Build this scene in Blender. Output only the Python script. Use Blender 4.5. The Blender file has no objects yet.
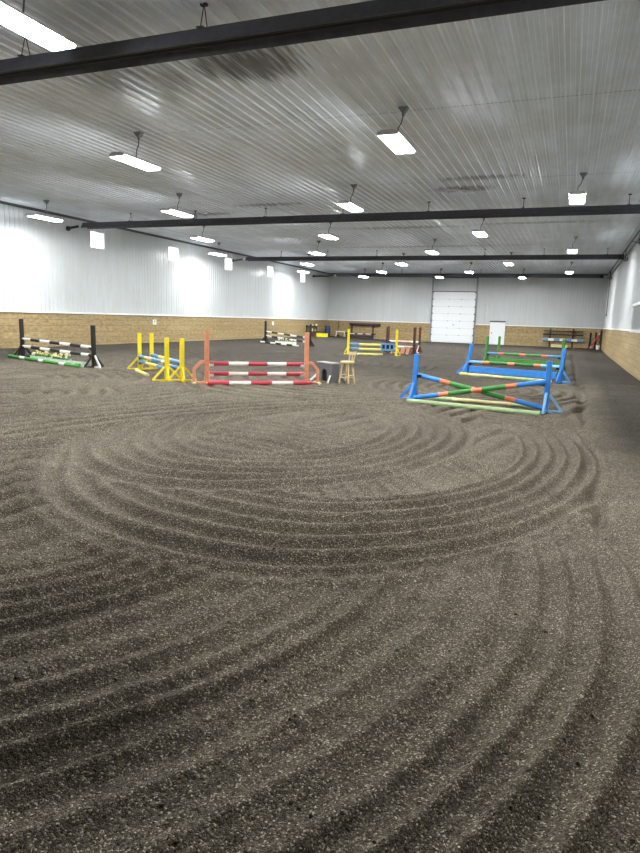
import bpy, bmesh, math, random
import numpy as np
from mathutils import Vector, Matrix

PI = math.pi
random.seed(7)
RNG = np.random.default_rng(11)
scene = bpy.context.scene
COL = scene.collection

# ------------------------------------------------------------------ hall dimensions (metres)
XL, XR, YB, YF = -20.35, 2.35, -9.0, 53.33
ZW, ZC = 1.54, 5.66            # top of the timber kick wall, ceiling


# ------------------------------------------------------------------ materials
def new_mat(name):
    m = bpy.data.materials.new(name)
    m.use_nodes = True
    nt = m.node_tree
    b = nt.nodes.get('Principled BSDF')
    return m, nt, b


def srgb(r, g, b):
    def f(c):
        c /= 255.0
        return c / 12.92 if c <= 0.04045 else ((c + 0.055) / 1.055) ** 2.4
    return (f(r), f(g), f(b), 1.0)


def paint(name, rgb, rough=0.5, worn=0.25, metallic=0.0, scale=9.0):
    """Painted or bare surface with soft mottling and small scuffs."""
    m, nt, b = new_mat(name)
    c = srgb(*rgb)
    tc = nt.nodes.new('ShaderNodeTexCoord')
    n = nt.nodes.new('ShaderNodeTexNoise')
    n.inputs['Scale'].default_value = scale
    n.inputs['Detail'].default_value = 6.0
    nt.links.new(tc.outputs['Object'], n.inputs['Vector'])
    r = nt.nodes.new('ShaderNodeValToRGB')
    e = r.color_ramp.elements
    e[0].position, e[1].position = 0.3, 0.7
    e[0].color = (c[0] * (1 - worn), c[1] * (1 - worn), c[2] * (1 - worn), 1)
    e[1].color = (min(1, c[0] * (1 + worn * .4)), min(1, c[1] * (1 + worn * .4)), min(1, c[2] * (1 + worn * .4)), 1)
    nt.links.new(n.outputs['Fac'], r.inputs['Fac'])
    nt.links.new(r.outputs['Color'], b.inputs['Base Color'])
    b.inputs['Roughness'].default_value = rough
    b.inputs['Metallic'].default_value = metallic
    bp = nt.nodes.new('ShaderNodeBump')
    bp.inputs['Strength'].default_value = 0.12
    bp.inputs['Distance'].default_value = 0.01
    nt.links.new(n.outputs['Fac'], bp.inputs['Height'])
    nt.links.new(bp.outputs['Normal'], b.inputs['Normal'])
    return m


def emit(name, rgb, strength):
    m, nt, b = new_mat(name)
    b.inputs['Base Color'].default_value = (.9, .9, .9, 1)
    b.inputs['Emission Color'].default_value = rgb
    b.inputs['Emission Strength'].default_value = strength
    return m


def sheet_metal(name, rgb, rough, streak_axis, dirt=0.25, stains=()):
    """White ribbed cladding: faint dirt streaks along the ribs, plus stains of given place and size."""
    m, nt, b = new_mat(name)
    c = srgb(*rgb)
    tc = nt.nodes.new('ShaderNodeTexCoord')
    mp = nt.nodes.new('ShaderNodeMapping')
    s = [5.0, 5.0, 5.0]
    s[streak_axis] = 0.35
    mp.inputs['Scale'].default_value = s
    nt.links.new(tc.outputs['Object'], mp.inputs['Vector'])
    n1 = nt.nodes.new('ShaderNodeTexNoise')
    n1.inputs['Scale'].default_value = 1.0
    n1.inputs['Detail'].default_value = 5.0
    nt.links.new(mp.outputs['Vector'], n1.inputs['Vector'])
    n2 = nt.nodes.new('ShaderNodeTexNoise')
    n2.inputs['Scale'].default_value = 0.8
    n2.inputs['Detail'].default_value = 8.0
    n2.inputs['Roughness'].default_value = 0.7
    nt.links.new(tc.outputs['Object'], n2.inputs['Vector'])
    mul = nt.nodes.new('ShaderNodeMath'); mul.operation = 'MULTIPLY'
    nt.links.new(n1.outputs['Fac'], mul.inputs[0]); nt.links.new(n2.outputs['Fac'], mul.inputs[1])
    r = nt.nodes.new('ShaderNodeValToRGB')
    e = r.color_ramp.elements
    e[0].position, e[1].position = 0.12, 0.34
    e[0].color = tuple(c[i] * (1 - dirt) * (1.0, .99, .95)[i] for i in range(3)) + (1,)
    e[1].color = c
    nt.links.new(mul.outputs[0], r.inputs['Fac'])
    col = r.outputs['Color']
    sep = nt.nodes.new('ShaderNodeSeparateXYZ')
    nt.links.new(tc.outputs['Object'], sep.inputs[0])
    for (ax0, c0, w0, ax1, c1, w1, amt) in stains:
        terms = []
        for ax, cc, ww in ((ax0, c0, w0), (ax1, c1, w1)):
            sub = nt.nodes.new('ShaderNodeMath'); sub.operation = 'SUBTRACT'
            nt.links.new(sep.outputs[ax], sub.inputs[0]); sub.inputs[1].default_value = cc
            dv = nt.nodes.new('ShaderNodeMath'); dv.operation = 'DIVIDE'
            nt.links.new(sub.outputs[0], dv.inputs[0]); dv.inputs[1].default_value = ww
            sq = nt.nodes.new('ShaderNodeMath'); sq.operation = 'MULTIPLY'
            nt.links.new(dv.outputs[0], sq.inputs[0]); nt.links.new(dv.outputs[0], sq.inputs[1])
            terms.append(sq)
        ad = nt.nodes.new('ShaderNodeMath'); ad.operation = 'ADD'
        nt.links.new(terms[0].outputs[0], ad.inputs[0]); nt.links.new(terms[1].outputs[0], ad.inputs[1])
        nz = nt.nodes.new('ShaderNodeTexNoise')
        nz.inputs['Scale'].default_value = 3.0; nz.inputs['Detail'].default_value = 6.0
        nt.links.new(mp.outputs['Vector'], nz.inputs['Vector'])
        ma = nt.nodes.new('ShaderNodeMath'); ma.operation = 'MULTIPLY_ADD'
        nt.links.new(nz.outputs['Fac'], ma.inputs[0]); ma.inputs[1].default_value = 3.0
        nt.links.new(ad.outputs[0], ma.inputs[2])
        mr = nt.nodes.new('ShaderNodeMapRange')
        mr.inputs['From Min'].default_value = 1.6; mr.inputs['From Max'].default_value = 2.5
        mr.inputs['To Min'].default_value = amt; mr.inputs['To Max'].default_value = 0.0
        nt.links.new(ma.outputs[0], mr.inputs['Value'])
        mx = nt.nodes.new('ShaderNodeMix'); mx.data_type = 'RGBA'
        nt.links.new(mr.outputs[0], mx.inputs['Factor'])
        nt.links.new(col, mx.inputs['A'])
        mx.inputs['B'].default_value = srgb(52, 48, 42)
        col = mx.outputs['Result']
    nt.links.new(col, b.inputs['Base Color'])
    b.inputs['Roughness'].default_value = rough
    return m


def timber_wall(name, along):
    """Kick wall of wide horizontal boards, pale tan, blotchy, with butt joints. along: 0 = runs in x, 1 = runs in y."""
    m, nt, b = new_mat(name)
    tc = nt.nodes.new('ShaderNodeTexCoord')
    sep = nt.nodes.new('ShaderNodeSeparateXYZ')
    nt.links.new(tc.outputs['Object'], sep.inputs[0])
    cmb = nt.nodes.new('ShaderNodeCombineXYZ')
    nt.links.new(sep.outputs[along], cmb.inputs[0])
    nt.links.new(sep.outputs[2], cmb.inputs[1])
    br = nt.nodes.new('ShaderNodeTexBrick')
    br.inputs['Scale'].default_value = 1.0
    br.inputs['Brick Width'].default_value = 2.4
    br.inputs['Row Height'].default_value = 0.257
    br.inputs['Mortar Size'].default_value = 0.007
    br.inputs['Mortar Smooth'].default_value = 0.3
    br.inputs['Color1'].default_value = srgb(168, 147, 108)
    br.inputs['Color2'].default_value = srgb(154, 134, 96)
    br.inputs['Mortar'].default_value = srgb(112, 96, 66)
    nt.links.new(cmb.outputs[0], br.inputs['Vector'])
    mp = nt.nodes.new('ShaderNodeMapping')
    mp.inputs['Scale'].default_value = (2.2, 4.0, 1.0)
    nt.links.new(cmb.outputs[0], mp.inputs['Vector'])
    n = nt.nodes.new('ShaderNodeTexNoise')
    n.inputs['Scale'].default_value = 2.2; n.inputs['Detail'].default_value = 8.0; n.inputs['Roughness'].default_value = 0.7
    nt.links.new(mp.outputs['Vector'], n.inputs['Vector'])
    r = nt.nodes.new('ShaderNodeValToRGB')
    e = r.color_ramp.elements
    e[0].position, e[1].position = 0.32, 0.68
    e[0].color = (.58, .56, .5, 1); e[1].color = (1.38, 1.36, 1.28, 1)
    nt.links.new(n.outputs['Fac'], r.inputs['Fac'])
    mx = nt.nodes.new('ShaderNodeMix'); mx.data_type = 'RGBA'; mx.blend_type = 'MULTIPLY'
    mx.inputs['Factor'].default_value = 1.0
    nt.links.new(br.outputs['Color'], mx.inputs['A']); nt.links.new(r.outputs['Color'], mx.inputs['B'])
    nt.links.new(mx.outputs['Result'], b.inputs['Base Color'])
    b.inputs['Roughness'].default_value = 0.75
    bp = nt.nodes.new('ShaderNodeBump'); bp.invert = True
    bp.inputs['Strength'].default_value = 0.35; bp.inputs['Distance'].default_value = 0.008
    nt.links.new(br.outputs['Fac'], bp.inputs['Height'])
    nt.links.new(bp.outputs['Normal'], b.inputs['Normal'])
    return m


def dirt_material(name, clod=False):
    m, nt, b = new_mat(name)
    tc = nt.nodes.new('ShaderNodeTexCoord')
    v = nt.nodes.new('ShaderNodeTexVoronoi')
    v.inputs['Scale'].default_value = 170.0
    nt.links.new(tc.outputs['Object'], v.inputs['Vector'])
    v2 = nt.nodes.new('ShaderNodeTexVoronoi')
    v2.inputs['Scale'].default_value = 60.0
    nt.links.new(tc.outputs['Object'], v2.inputs['Vector'])
    n = nt.nodes.new('ShaderNodeTexNoise')
    n.inputs['Scale'].default_value = 1.3; n.inputs['Detail'].default_value = 9.0; n.inputs['Roughness'].default_value = 0.65
    nt.links.new(tc.outputs['Object'], n.inputs['Vector'])
    sp = nt.nodes.new('ShaderNodeSeparateColor')
    nt.links.new(v.outputs['Color'], sp.inputs[0])
    r = nt.nodes.new('ShaderNodeValToRGB')
    el = r.color_ramp.elements
    el[0].position = 0.0; el[0].color = DIRT[0]
    el[1].position = 1.0; el[1].color = DIRT[3]
    a = el.new(0.55); a.color = DIRT[1]
    a = el.new(0.88); a.color = DIRT[2]
    nt.links.new(sp.outputs[0], r.inputs['Fac'])
    r2 = nt.nodes.new('ShaderNodeValToRGB')
    e2 = r2.color_ramp.elements
    e2[0].position, e2[1].position = 0.3, 0.7
    e2[0].color = (.72, .7, .68, 1); e2[1].color = (1.18, 1.17, 1.14, 1)
    nt.links.new(n.outputs['Fac'], r2.inputs['Fac'])
    mx = nt.nodes.new('ShaderNodeMix'); mx.data_type = 'RGBA'; mx.blend_type = 'MULTIPLY'
    mx.inputs['Factor'].default_value = 1.0
    nt.links.new(r.outputs['Color'], mx.inputs['A']); nt.links.new(r2.outputs['Color'], mx.inputs['B'])
    col = mx.outputs['Result']
    if not clod:                                   # the flat ridden track along the walls and the far floor are darker, greyer
        at = nt.nodes.new('ShaderNodeAttribute'); at.attribute_name = 'packed'
        m2 = nt.nodes.new('ShaderNodeMix'); m2.data_type = 'RGBA'
        nt.links.new(at.outputs['Fac'], m2.inputs['Factor'])
        nt.links.new(col, m2.inputs['A'])
        m3 = nt.nodes.new('ShaderNodeMix'); m3.data_type = 'RGBA'; m3.blend_type = 'MULTIPLY'
        m3.inputs['Factor'].default_value = 1.0
        nt.links.new(col, m3.inputs['A']); m3.inputs['B'].default_value = (.41, .425, .45, 1)
        nt.links.new(m3.outputs['Result'], m2.inputs['B'])
        col = m2.outputs['Result']
    nt.links.new(col, b.inputs['Base Color'])
    b.inputs['Roughness'].default_value = 0.95
    b.inputs['Specular IOR Level'].default_value = 0.15
    ad = nt.nodes.new('ShaderNodeMath'); ad.operation = 'MULTIPLY_ADD'
    nt.links.new(v2.outputs['Distance'], ad.inputs[0]); ad.inputs[1].default_value = 1.2
    nt.links.new(v.outputs['Distance'], ad.inputs[2])
    bp = nt.nodes.new('ShaderNodeBump'); bp.invert = True
    bp.inputs['Strength'].default_value = 0.55; bp.inputs['Distance'].default_value = 0.010
    nt.links.new(ad.outputs[0], bp.inputs['Height'])
    nt.links.new(bp.outputs['Normal'], b.inputs['Normal'])
    return m


DIRT = [srgb(66, 60, 52), srgb(98, 91, 80), srgb(128, 120, 106), srgb(206, 197, 178)]
LAMP = 112.0

M = dict(
    dirt=None,
    wall=sheet_metal('white_wall_cladding', (199, 203, 204), 0.30, 2, 0.06),
    ceiling=None,
    timber_y=timber_wall('timber_kick_wall_side', 1),
    timber_x=timber_wall('timber_kick_wall_end', 0),
    trim=paint('white_trim', (240, 241, 238), 0.4, .05),
    darktrim=paint('dark_eave_trim', (70, 72, 74), 0.5, .2),
    heater=paint('dark_heater_steel', (76, 76, 84), 0.45, .25, 0.0),
    tube=paint('black_heater_tube', (34, 33, 35), 0.6, .3, 0.3),
    bare=paint('galvanised_steel', (150, 152, 154), 0.4, .2, 0.7),
    chain=paint('dark_chain', (58, 58, 60), 0.5, .2, 0.6),
    lens=emit('lit_lamp_lens', (.965, .985, 1.0, 1), LAMP),
    housing=paint('white_lamp_housing', (205, 207, 208), 0.5, .1),
    cord=paint('grey_cord', (112, 116, 122), 0.6, .1),
    box=paint('grey_junction_box', (140, 142, 146), 0.6, .15),
    blue=paint('bright_blue_paint', (60, 146, 236), 0.45, .16),
    ltblue=paint('pale_blue_paint', (140, 194, 238), 0.5, .15),
    steelblue=paint('dusty_blue_paint', (96, 152, 200), 0.5, .16),
    yellow=paint('yellow_paint', (246, 222, 28), 0.45, .12),
    paleyellow=paint('faded_yellow_paint', (232, 222, 110), 0.5, .15),
    cream=paint('cream_paint', (226, 214, 158), 0.55, .15),
    orange=paint('salmon_orange_paint', (228, 150, 112), 0.5, .18),
    bandorange=paint('orange_band_paint', (246, 138, 92), 0.5, .12),
    green=paint('green_paint', (64, 146, 60), 0.5, .2),
    dkgreen=paint('deep_green_paint', (62, 116, 58), 0.5, .25),
    palegreen=paint('faded_green_paint', (172, 196, 142), 0.55, .2),
    mint=paint('mint_paint', (206, 232, 206), 0.55, .12),
    red=paint('crimson_paint', (188, 52, 68), 0.45, .16),
    pink=paint('faded_pink_paint', (226, 184, 170), 0.55, .15),
    brick=paint('brick_orange_paint', (222, 162, 128), 0.6, .2),
    brown=paint('dark_brown_stain', (78, 48, 34), 0.6, .3),
    white=paint('white_paint', (238, 236, 228), 0.5, .08),
    black=paint('black_paint', (26, 26, 28), 0.5, .3),
    block=paint('dark_grey_paint', (104, 104, 108), 0.6, .2),
    blocktop=paint('pale_grey_carpet', (176, 176, 170), 0.8, .15),
    hole=paint('inner_black', (14, 14, 15), 0.9, .2),
    wood=paint('varnished_pale_wood', (236, 212, 152), 0.5, .22),
    rackwood=paint('old_dark_timber', (58, 48, 44), 0.7, .3),
    plum=paint('dark_plum_paint', (74, 56, 66), 0.6, .2),
    barrel=paint('navy_plastic', (36, 52, 98), 0.45, .2),
    leaf=paint('leaf_green', (84, 132, 58), 0.6, .3),
    petalyellow=paint('yellow_petals', (240, 226, 116), 0.6, .15),
    petalwhite=paint('white_petals', (240, 238, 220), 0.6, .08),
    letter=paint('black_lettering', (24, 24, 24), 0.6, .1),
    doorwhite=paint('white_door_skin', (238, 241, 242), 0.35, .04),
    groove=paint('seal_grey', (176, 180, 184), 0.6, .1),  # even grey of the door joints and ceiling laps
)
# ceiling stains: (axis, centre, half width, axis, centre, half width, strength)
STAINS = [(0, -5.2, 1.1, 1, 9.6, .9, .8), (0, -7.5, 1.2, 1, 9.3, 1.4, .55), (0, -3.4, 1.0, 1, 20.0, .5, .75),
          (0, -2.6, 1.3, 1, 18.6, .3, .7), (0, -10.5, 1.6, 1, 21.2, .35, .6), (0, -14.0, 1.3, 1, 22.6, .4, .55),
          (0, -7.0, 3.0, 1, 27.5, .4, .5), (0, -1.5, 2.6, 1, 27.0, .35, .5), (0, -8.0, 6.0, 1, 34.4, .35, .45),
          (0, -6.0, 3.0, 1, 41.0, .5, .5)]
M['ceiling'] = sheet_metal('ceiling_cladding', (238, 246, 255), 0.28, 1, 0.24, STAINS)
M['dirt'] = dirt_material('raked_dirt')
M['clod'] = dirt_material('crumbled_dirt', True)
mg, nt, b = new_mat('window_glass')
b.inputs['Base Color'].default_value = (1, 1, 1, 1)
b.inputs['Transmission Weight'].default_value = 1.0
b.inputs['Roughness'].default_value = 0.0
b.inputs['IOR'].default_value = 1.05
M['glass'] = mg
mm, nt, b = new_mat('mirror_glass')
b.inputs['Base Color'].default_value = (.62, .66, .66, 1)
b.inputs['Metallic'].default_value = 1.0
b.inputs['Roughness'].default_value = 0.06
M['mirror'] = mm


# ------------------------------------------------------------------ mesh helper
class MB:
    def __init__(self):
        self.bm = bmesh.new()
        self.mats = []

    def _mi(self, mat):
        if mat not in self.mats:
            self.mats.append(mat)
        return self.mats.index(mat)

    def faces(self, vs, fs, mat):
        bv = [self.bm.verts.new(v) for v in vs]
        mi = self._mi(mat)
        for f in fs:
            try:
                q = self.bm.faces.new([bv[i] for i in f])
                q.material_index = mi
            except ValueError:
                pass
        return self

    def box(self, c, s, mat, rotz=0.0):
        hx, hy, hz = s[0] / 2, s[1] / 2, s[2] / 2
        R = Matrix.Rotation(rotz, 3, 'Z')
        vs = [Vector(c) + R @ Vector((x * hx, y * hy, z * hz)) for z in (-1, 1) for x, y in ((-1, -1), (1, -1), (1, 1), (-1, 1))]
        return self.faces(vs, [(3, 2, 1, 0), (4, 5, 6, 7), (0, 1, 5, 4), (1, 2, 6, 5), (2, 3, 7, 6), (3, 0, 4, 7)], mat)

    def bar(self, p0, p1, w, h, mat, up=(0, 0, 1)):
        p0, p1 = Vector(p0), Vector(p1)
        d = (p1 - p0).normalized()
        u = Vector(up)
        if abs(d.dot(u)) > .98:
            u = Vector((1, 0, 0))
        s = d.cross(u).normalized()
        t = s.cross(d).normalized()
        vs = []
        for p in (p0, p1):
            for a, c in ((-1, -1), (1, -1), (1, 1), (-1, 1)):
                vs.append(p + s * (a * w / 2) + t * (c * h / 2))
        return self.faces(vs, [(3, 2, 1, 0), (4, 5, 6, 7), (0, 1, 5, 4), (1, 2, 6, 5), (2, 3, 7, 6), (3, 0, 4, 7)], mat)

    def tube(self, pts, r, n=10, mat=None, bands=None, caps=True):
        """Round bar through pts; r a number or one per point; bands: a material for every span."""
        pts = [Vector(p) for p in pts]
        rs = r if isinstance(r, (list, tuple)) else [r] * len(pts)
        d0 = (pts[1] - pts[0]).normalized()
        u = Vector((0, 0, 1)) if abs(d0.z) < .9 else Vector((1, 0, 0))
        rings = []
        for i, p in enumerate(pts):
            a = pts[max(0, i - 1)]
            c = pts[min(len(pts) - 1, i + 1)]
            d = (c - a).normalized()
            s = d.cross(u).normalized()
            t = s.cross(d).normalized()
            rings.append([self.bm.verts.new(p + s * (math.cos(k * 2 * PI / n) * rs[i]) + t * (math.sin(k * 2 * PI / n) * rs[i])) for k in range(n)])
        for i in range(len(pts) - 1):
            mi = self._mi(bands[i] if bands else mat)
            for k in range(n):
                f = self.bm.faces.new([rings[i][k], rings[i][(k + 1) % n], rings[i + 1][(k + 1) % n], rings[i + 1][k]])
                f.material_index = mi
        if caps:
            f = self.bm.faces.new(list(reversed(rings[0]))); f.material_index = self._mi(bands[0] if bands else mat)
            f = self.bm.faces.new(rings[-1]); f.material_index = self._mi(bands[-1] if bands else mat)
        return self

    def lathe(self, c, prof, n, mat):
        c = Vector(c)
        rings = [[self.bm.verts.new(c + Vector((math.cos(k * 2 * PI / n) * r, math.sin(k * 2 * PI / n) * r, z))) for k in range(n)] for r, z in prof]
        mi = self._mi(mat)
        for i in range(len(prof) - 1):
            for k in range(n):
                f = self.bm.faces.new([rings[i][k], rings[i][(k + 1) % n], rings[i + 1][(k + 1) % n], rings[i + 1][k]])
                f.material_index = mi
        for ring in (list(reversed(rings[0])), rings[-1]):
            f = self.bm.faces.new(ring); f.material_index = mi
        return self

    def prism(self, poly, p0, ax, ay, az, depth, mat):
        """Extrude the 2-D outline poly (in ax, ay from p0) by depth along az."""
        p0, ax, ay, az = Vector(p0), Vector(ax), Vector(ay), Vector(az)
        n = len(poly)
        vs = [p0 + ax * a + ay * c for a, c in poly] + [p0 + ax * a + ay * c + az * depth for a, c in poly]
        fs = [tuple(reversed(range(n))), tuple(range(n, 2 * n))] + [(i, (i + 1) % n, n + (i + 1) % n, n + i) for i in range(n)]
        return self.faces(vs, fs, mat)

    def blob(self, c, r, mat, sub=1, squash=.8, jit=.25):
        t = bmesh.new()
        bmesh.ops.create_icosphere(t, subdivisions=sub, radius=1.0)
        vs = []
        for v in t.verts:
            k = r * (1 + random.uniform(-jit, jit))
            vs.append(Vector(c) + Vector((v.co.x * k, v.co.y * k, v.co.z * k * squash)))
        fs = [tuple(v.index for v in f.verts) for f in t.faces]
        t.free()
        return self.faces(vs, fs, mat)

    def build(self, name, parent=None, bevel=0.0, smooth=True, fix=True):
        bm = self.bm
        if fix:
            bmesh.ops.recalc_face_normals(bm, faces=bm.faces[:])
        if bevel > 0:
            es = [e for e in bm.edges if len(e.link_faces) == 2 and e.calc_face_angle(0) > .6]
            bmesh.ops.bevel(bm, geom=es, offset=bevel, segments=1, affect='EDGES', clamp_overlap=True)
        me = bpy.data.meshes.new(name)
        bm.to_mesh(me)
        bm.free()
        for m in self.mats:
            me.materials.append(m)
        if smooth:
            me.polygons.foreach_set('use_smooth', [True] * len(me.polygons))
            me.set_sharp_from_angle(angle=math.radians(38))
        o = bpy.data.objects.new(name, me)
        COL.objects.link(o)
        if parent is not None:
            o.parent = parent
        return o


def thing(name, label, cat, loc=(0, 0, 0), rotz=0.0, group=None):
    o = bpy.data.objects.new(name, None)
    COL.objects.link(o)
    o.empty_display_size = .2
    o.location = loc
    o.rotation_euler = (0, 0, rotz)
    return tag(o, label, cat, group)


def tag(o, label=None, cat=None, group=None, kind=None):
    if label: o['label'] = label
    if cat: o['category'] = cat
    if group: o['group'] = group
    if kind: o['kind'] = kind
    return o


def struct(o, label=None, cat=None):
    return tag(o, label, cat, None, 'structure')


# ------------------------------------------------------------------ the ground
def sstep(a, b, x):
    t = np.clip((x - a) / (b - a), 0, 1)
    return t * t * (3 - 2 * t)


def _hash(ix, iy, seed):
    h = (ix.astype(np.int64) * 374761393 + iy.astype(np.int64) * 668265263 + seed * 974711) & 0x7fffffff
    h = ((h ^ (h >> 13)) * 1274126177) & 0x7fffffff
    h = h ^ (h >> 16)
    return (h & 0xffff) / 65535.0


def vnoise(x, y, seed=0):
    ix, iy = np.floor(x), np.floor(y)
    fx, fy = x - ix, y - iy
    ux, uy = fx * fx * (3 - 2 * fx), fy * fy * (3 - 2 * fy)
    a, b_ = _hash(ix, iy, seed), _hash(ix + 1, iy, seed)
    c, d = _hash(ix, iy + 1, seed), _hash(ix + 1, iy + 1, seed)
    return (a + (b_ - a) * ux) * (1 - uy) + (c + (d - c) * ux) * uy


def fbm(x, y, oct_, seed=0):
    s, a, t = 0, 1.0, 0
    for k in range(oct_):
        s = s + a * (vnoise(x * 2 ** k, y * 2 ** k, seed + k) - .5)
        t += a
        a *= .55
    return s / t


def macro(x, y):
    """Slow shape of the footing: banked up against the left wall, a little low on the right track."""
    z = .16 * sstep(-13.0, -20.0, x)
    z = z - .07 * sstep(.4, 2.2, x) * sstep(14, 30, y) * (1 - sstep(44, 52, y))
    return z


def gz(x, y):
    return float(macro(np.array([float(x)]), np.array([float(y)]))[0])


def ridge(p, sharp=1.4):
    return (0.5 + 0.5 * np.cos(2 * np.pi * p)) ** sharp


def footing(x, y):
    """Height of the raked dirt and the share of the darker, greyer tone. Later drag passes wipe out the earlier ones."""
    wob = fbm(x * .6, y * .6, 3, 3) * .5
    # oldest pass: straight lines across the school
    d = np.array([.33, 1.63]); d /= np.linalg.norm(d)
    s = (x * d[1] - y * d[0]) + wob * .25
    h = .05 - .12 * ridge(s / .40, 3.0) * (.35 + .65 * sstep(.4, .6, vnoise(x * .35, y * .35, 9)))
    far = sstep(14, 24, y)
    h = h * (1 - .5 * far)

    def lay(h, mask, new):
        return h * (1 - mask) + new * mask

    # far loops around the jumps
    for cx, cy, r0, r1, sp in ((-5.2, 17.6, .8, 5.2, .36), (-9.6, 22.0, 1.0, 5.4, .4), (-2.0, 16.4, .5, 3.0, .33), (-12.5, 27.5, 1, 5.5, .45), (-5.5, 31, 1, 6, .5)):
        r = np.hypot(x - cx, (y - cy) * .8) + wob * .3
        mk = sstep(r0, r0 + .3, r) * (1 - sstep(r1 - .3, r1, r))
        h = lay(h, mk, .05 - .13 * ridge(r / sp, 2.5) * (.4 + .6 * vnoise(x * .5, y * .5, 21)))
    # small loops by the left side
    for cx, cy, r0, r1 in ((-10.6, 9.0, .3, 2.6), (-12.6, 11.6, .5, 3.4)):
        r = np.hypot(x - cx, y - cy) + wob * .2
        mk = sstep(r0, r0 + .2, r) * (1 - sstep(r1 - .2, r1, r))
        h = lay(h, mk, .05 - .12 * ridge(r / .36, 2.5))
    # foreground fan: wide bend that comes down the right wall and swings left before the camera
    r = np.hypot(x + 4.6, y - 3.9) + wob * .10
    th0 = np.arctan2(y - 3.9, x + 4.6)
    mk = sstep(1.6, 1.8, r) * (1 - sstep(5.25, 5.4, r)) * (1 - sstep(7.5, 9.5, y))
    amp = .052 * (.5 + .5 * vnoise(x * 1.1 + 7, y * 1.1, 31))
    ph = r / .215 + .15 * np.sin(r * 5.3)
    kr = np.floor(ph + .5)
    amp = amp * (.7 + .5 * _hash(kr, kr * 0 + 5, 17)) * (.8 + .4 * vnoise(th0 * 5, kr * 1.7, 33))
    fan = 1.12 * amp * ridge(ph, 1.9) + .010 * ridge(r / .083, 1.0) * vnoise(x * 1.5, y * 1.5, 35) - .012 * ridge((r - 3.05) / .8, 3.0) + .01 * ridge((r - 2.2) / 1.07, 2.0)
    h = lay(h, mk, fan)
    # the big loop: outer drag pass (egg shaped), then the inner one
    dx = x + 2.2
    a = np.where(dx > 0, 2.85, 4.1)
    q = np.hypot(dx / a, (y - 8.3) / 4.95)
    th = np.arctan2((y - 8.3) / 4.95, dx / a)
    up = 1 - sstep(.75, 1.15, th) * (1 - sstep(2.0, 2.9, th))
    mk = sstep(.60, .63, q) * (1 - sstep(.97, 1.03, q)) * up
    h = lay(h, mk, (.085 * (.55 + .45 * vnoise(x * .8, y * .8, 41))) * ridge((q + wob * .02) / .0615, 1.3))
    h = h + .03 * np.exp(-((q - 1.015) / .018) ** 2) * up
    qi = np.hypot((x + 3.75) / 3.0, (y - 8.6) / 4.3) + wob * .02
    mk = sstep(.40, .46, qi) * (1 - sstep(.86, .90, qi))
    patch = sstep(-4.9, -4.6, x) * (1 - sstep(-3.3, -3.1, x)) * sstep(6.7, 7.0, y) * (1 - sstep(9.6, 10.0, y))
    mk = mk * (1 - patch)
    h = lay(h, mk, .09 * (.45 + .55 * vnoise(x * .9, y * .9, 51)) * ridge(qi / .074, 1.3))
    # newest straight pass across the top of the loop: from (-6.8,5.9) bending to (-1.4,14.9)
    cx, cy, R = 3.9, 4.5, 10.85
    r = np.hypot(x - cx, (y - cy)) + wob * .06
    mk = sstep(R - .55, R - .5, r) * (1 - sstep(R + .85, R + .95, r)) * (1 - sstep(-1.0, .0, x)) * sstep(-11, -9.5, x) * sstep(3.6, 4.6, y)
    h = lay(h, mk, .06 - .15 * ridge((r - R) / .38, 2.5))
    # short pass between the front jump and the right track
    s = (y - 11.3) + .9 * x * .6 + wob * .2
    mk = sstep(-1.6, -1.2, x) * (1 - sstep(.25, .4, x)) * sstep(-1.0, -.85, s) * (1 - sstep(.7, .85, s))
    h = lay(h, mk, .03 - .06 * ridge(s / .34, 2.5))
    # ridden track along the right wall with the rut that marks its edge
    xe = .42 - .17 * sstep(12, 30, y) + .1 * (vnoise(y * .25, y * 0, 61) - .5) + .12 * sstep(6.5, 4.5, y)
    tr = sstep(-.02, .22, x - xe)
    h = lay(h, tr, .006 * ridge(x / .4) * (1 - far) + .006)
    h = h - .045 * np.exp(-((x - xe) / .085) ** 2) * sstep(4.0, 6.0, y) + .018 * np.exp(-((x - xe + .2) / .09) ** 2) * sstep(4.0, 6.0, y)
    lf = sstep(-14.5, -17.5, x)
    fw = sstep(38, 47, y)
    packed = np.clip(np.maximum.reduce([sstep(-.15, .75, x - xe + .25 * wob) * sstep(5.5, 11, y), lf, fw, sstep(12.5, 22, y) * .85]), 0, 1)
    h = h * (1 - .7 * np.maximum(lf, fw))
    # crumb and lumps
    near = 1 - sstep(5, 12, y)
    h = h + fbm(x * 2.2, y * 2.2, 3, 71) * .016
    h = h + fbm(x * 11, y * 11, 3, 81) * (.008 + .008 * near) * (1 - .5 * packed)
    h = h + (np.clip(vnoise(x * 34, y * 34, 91) - .55, 0, 1) * .012 + (vnoise(x * 60, y * 60, 95) - .5) * .006) * near
    return h - .018, packed


def graded(a, b, step):
    out = [a]
    while out[-1] < b:
        out.append(out[-1] + step(out[-1]))
    out[-1] = b
    return np.array(out)


def step_x(x):
    d = max(0.0, -2.6 - x)
    return .014 + .0035 * d + .03 * max(0, d - 8.5) if x < 1.0 else .03


def step_y(y):
    if y < .9:
        return .25 if y < -.5 else .1
    return .0125 + .0018 * max(0, y - 2.0) + .0006 * max(0, y - 17) ** 2


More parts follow.
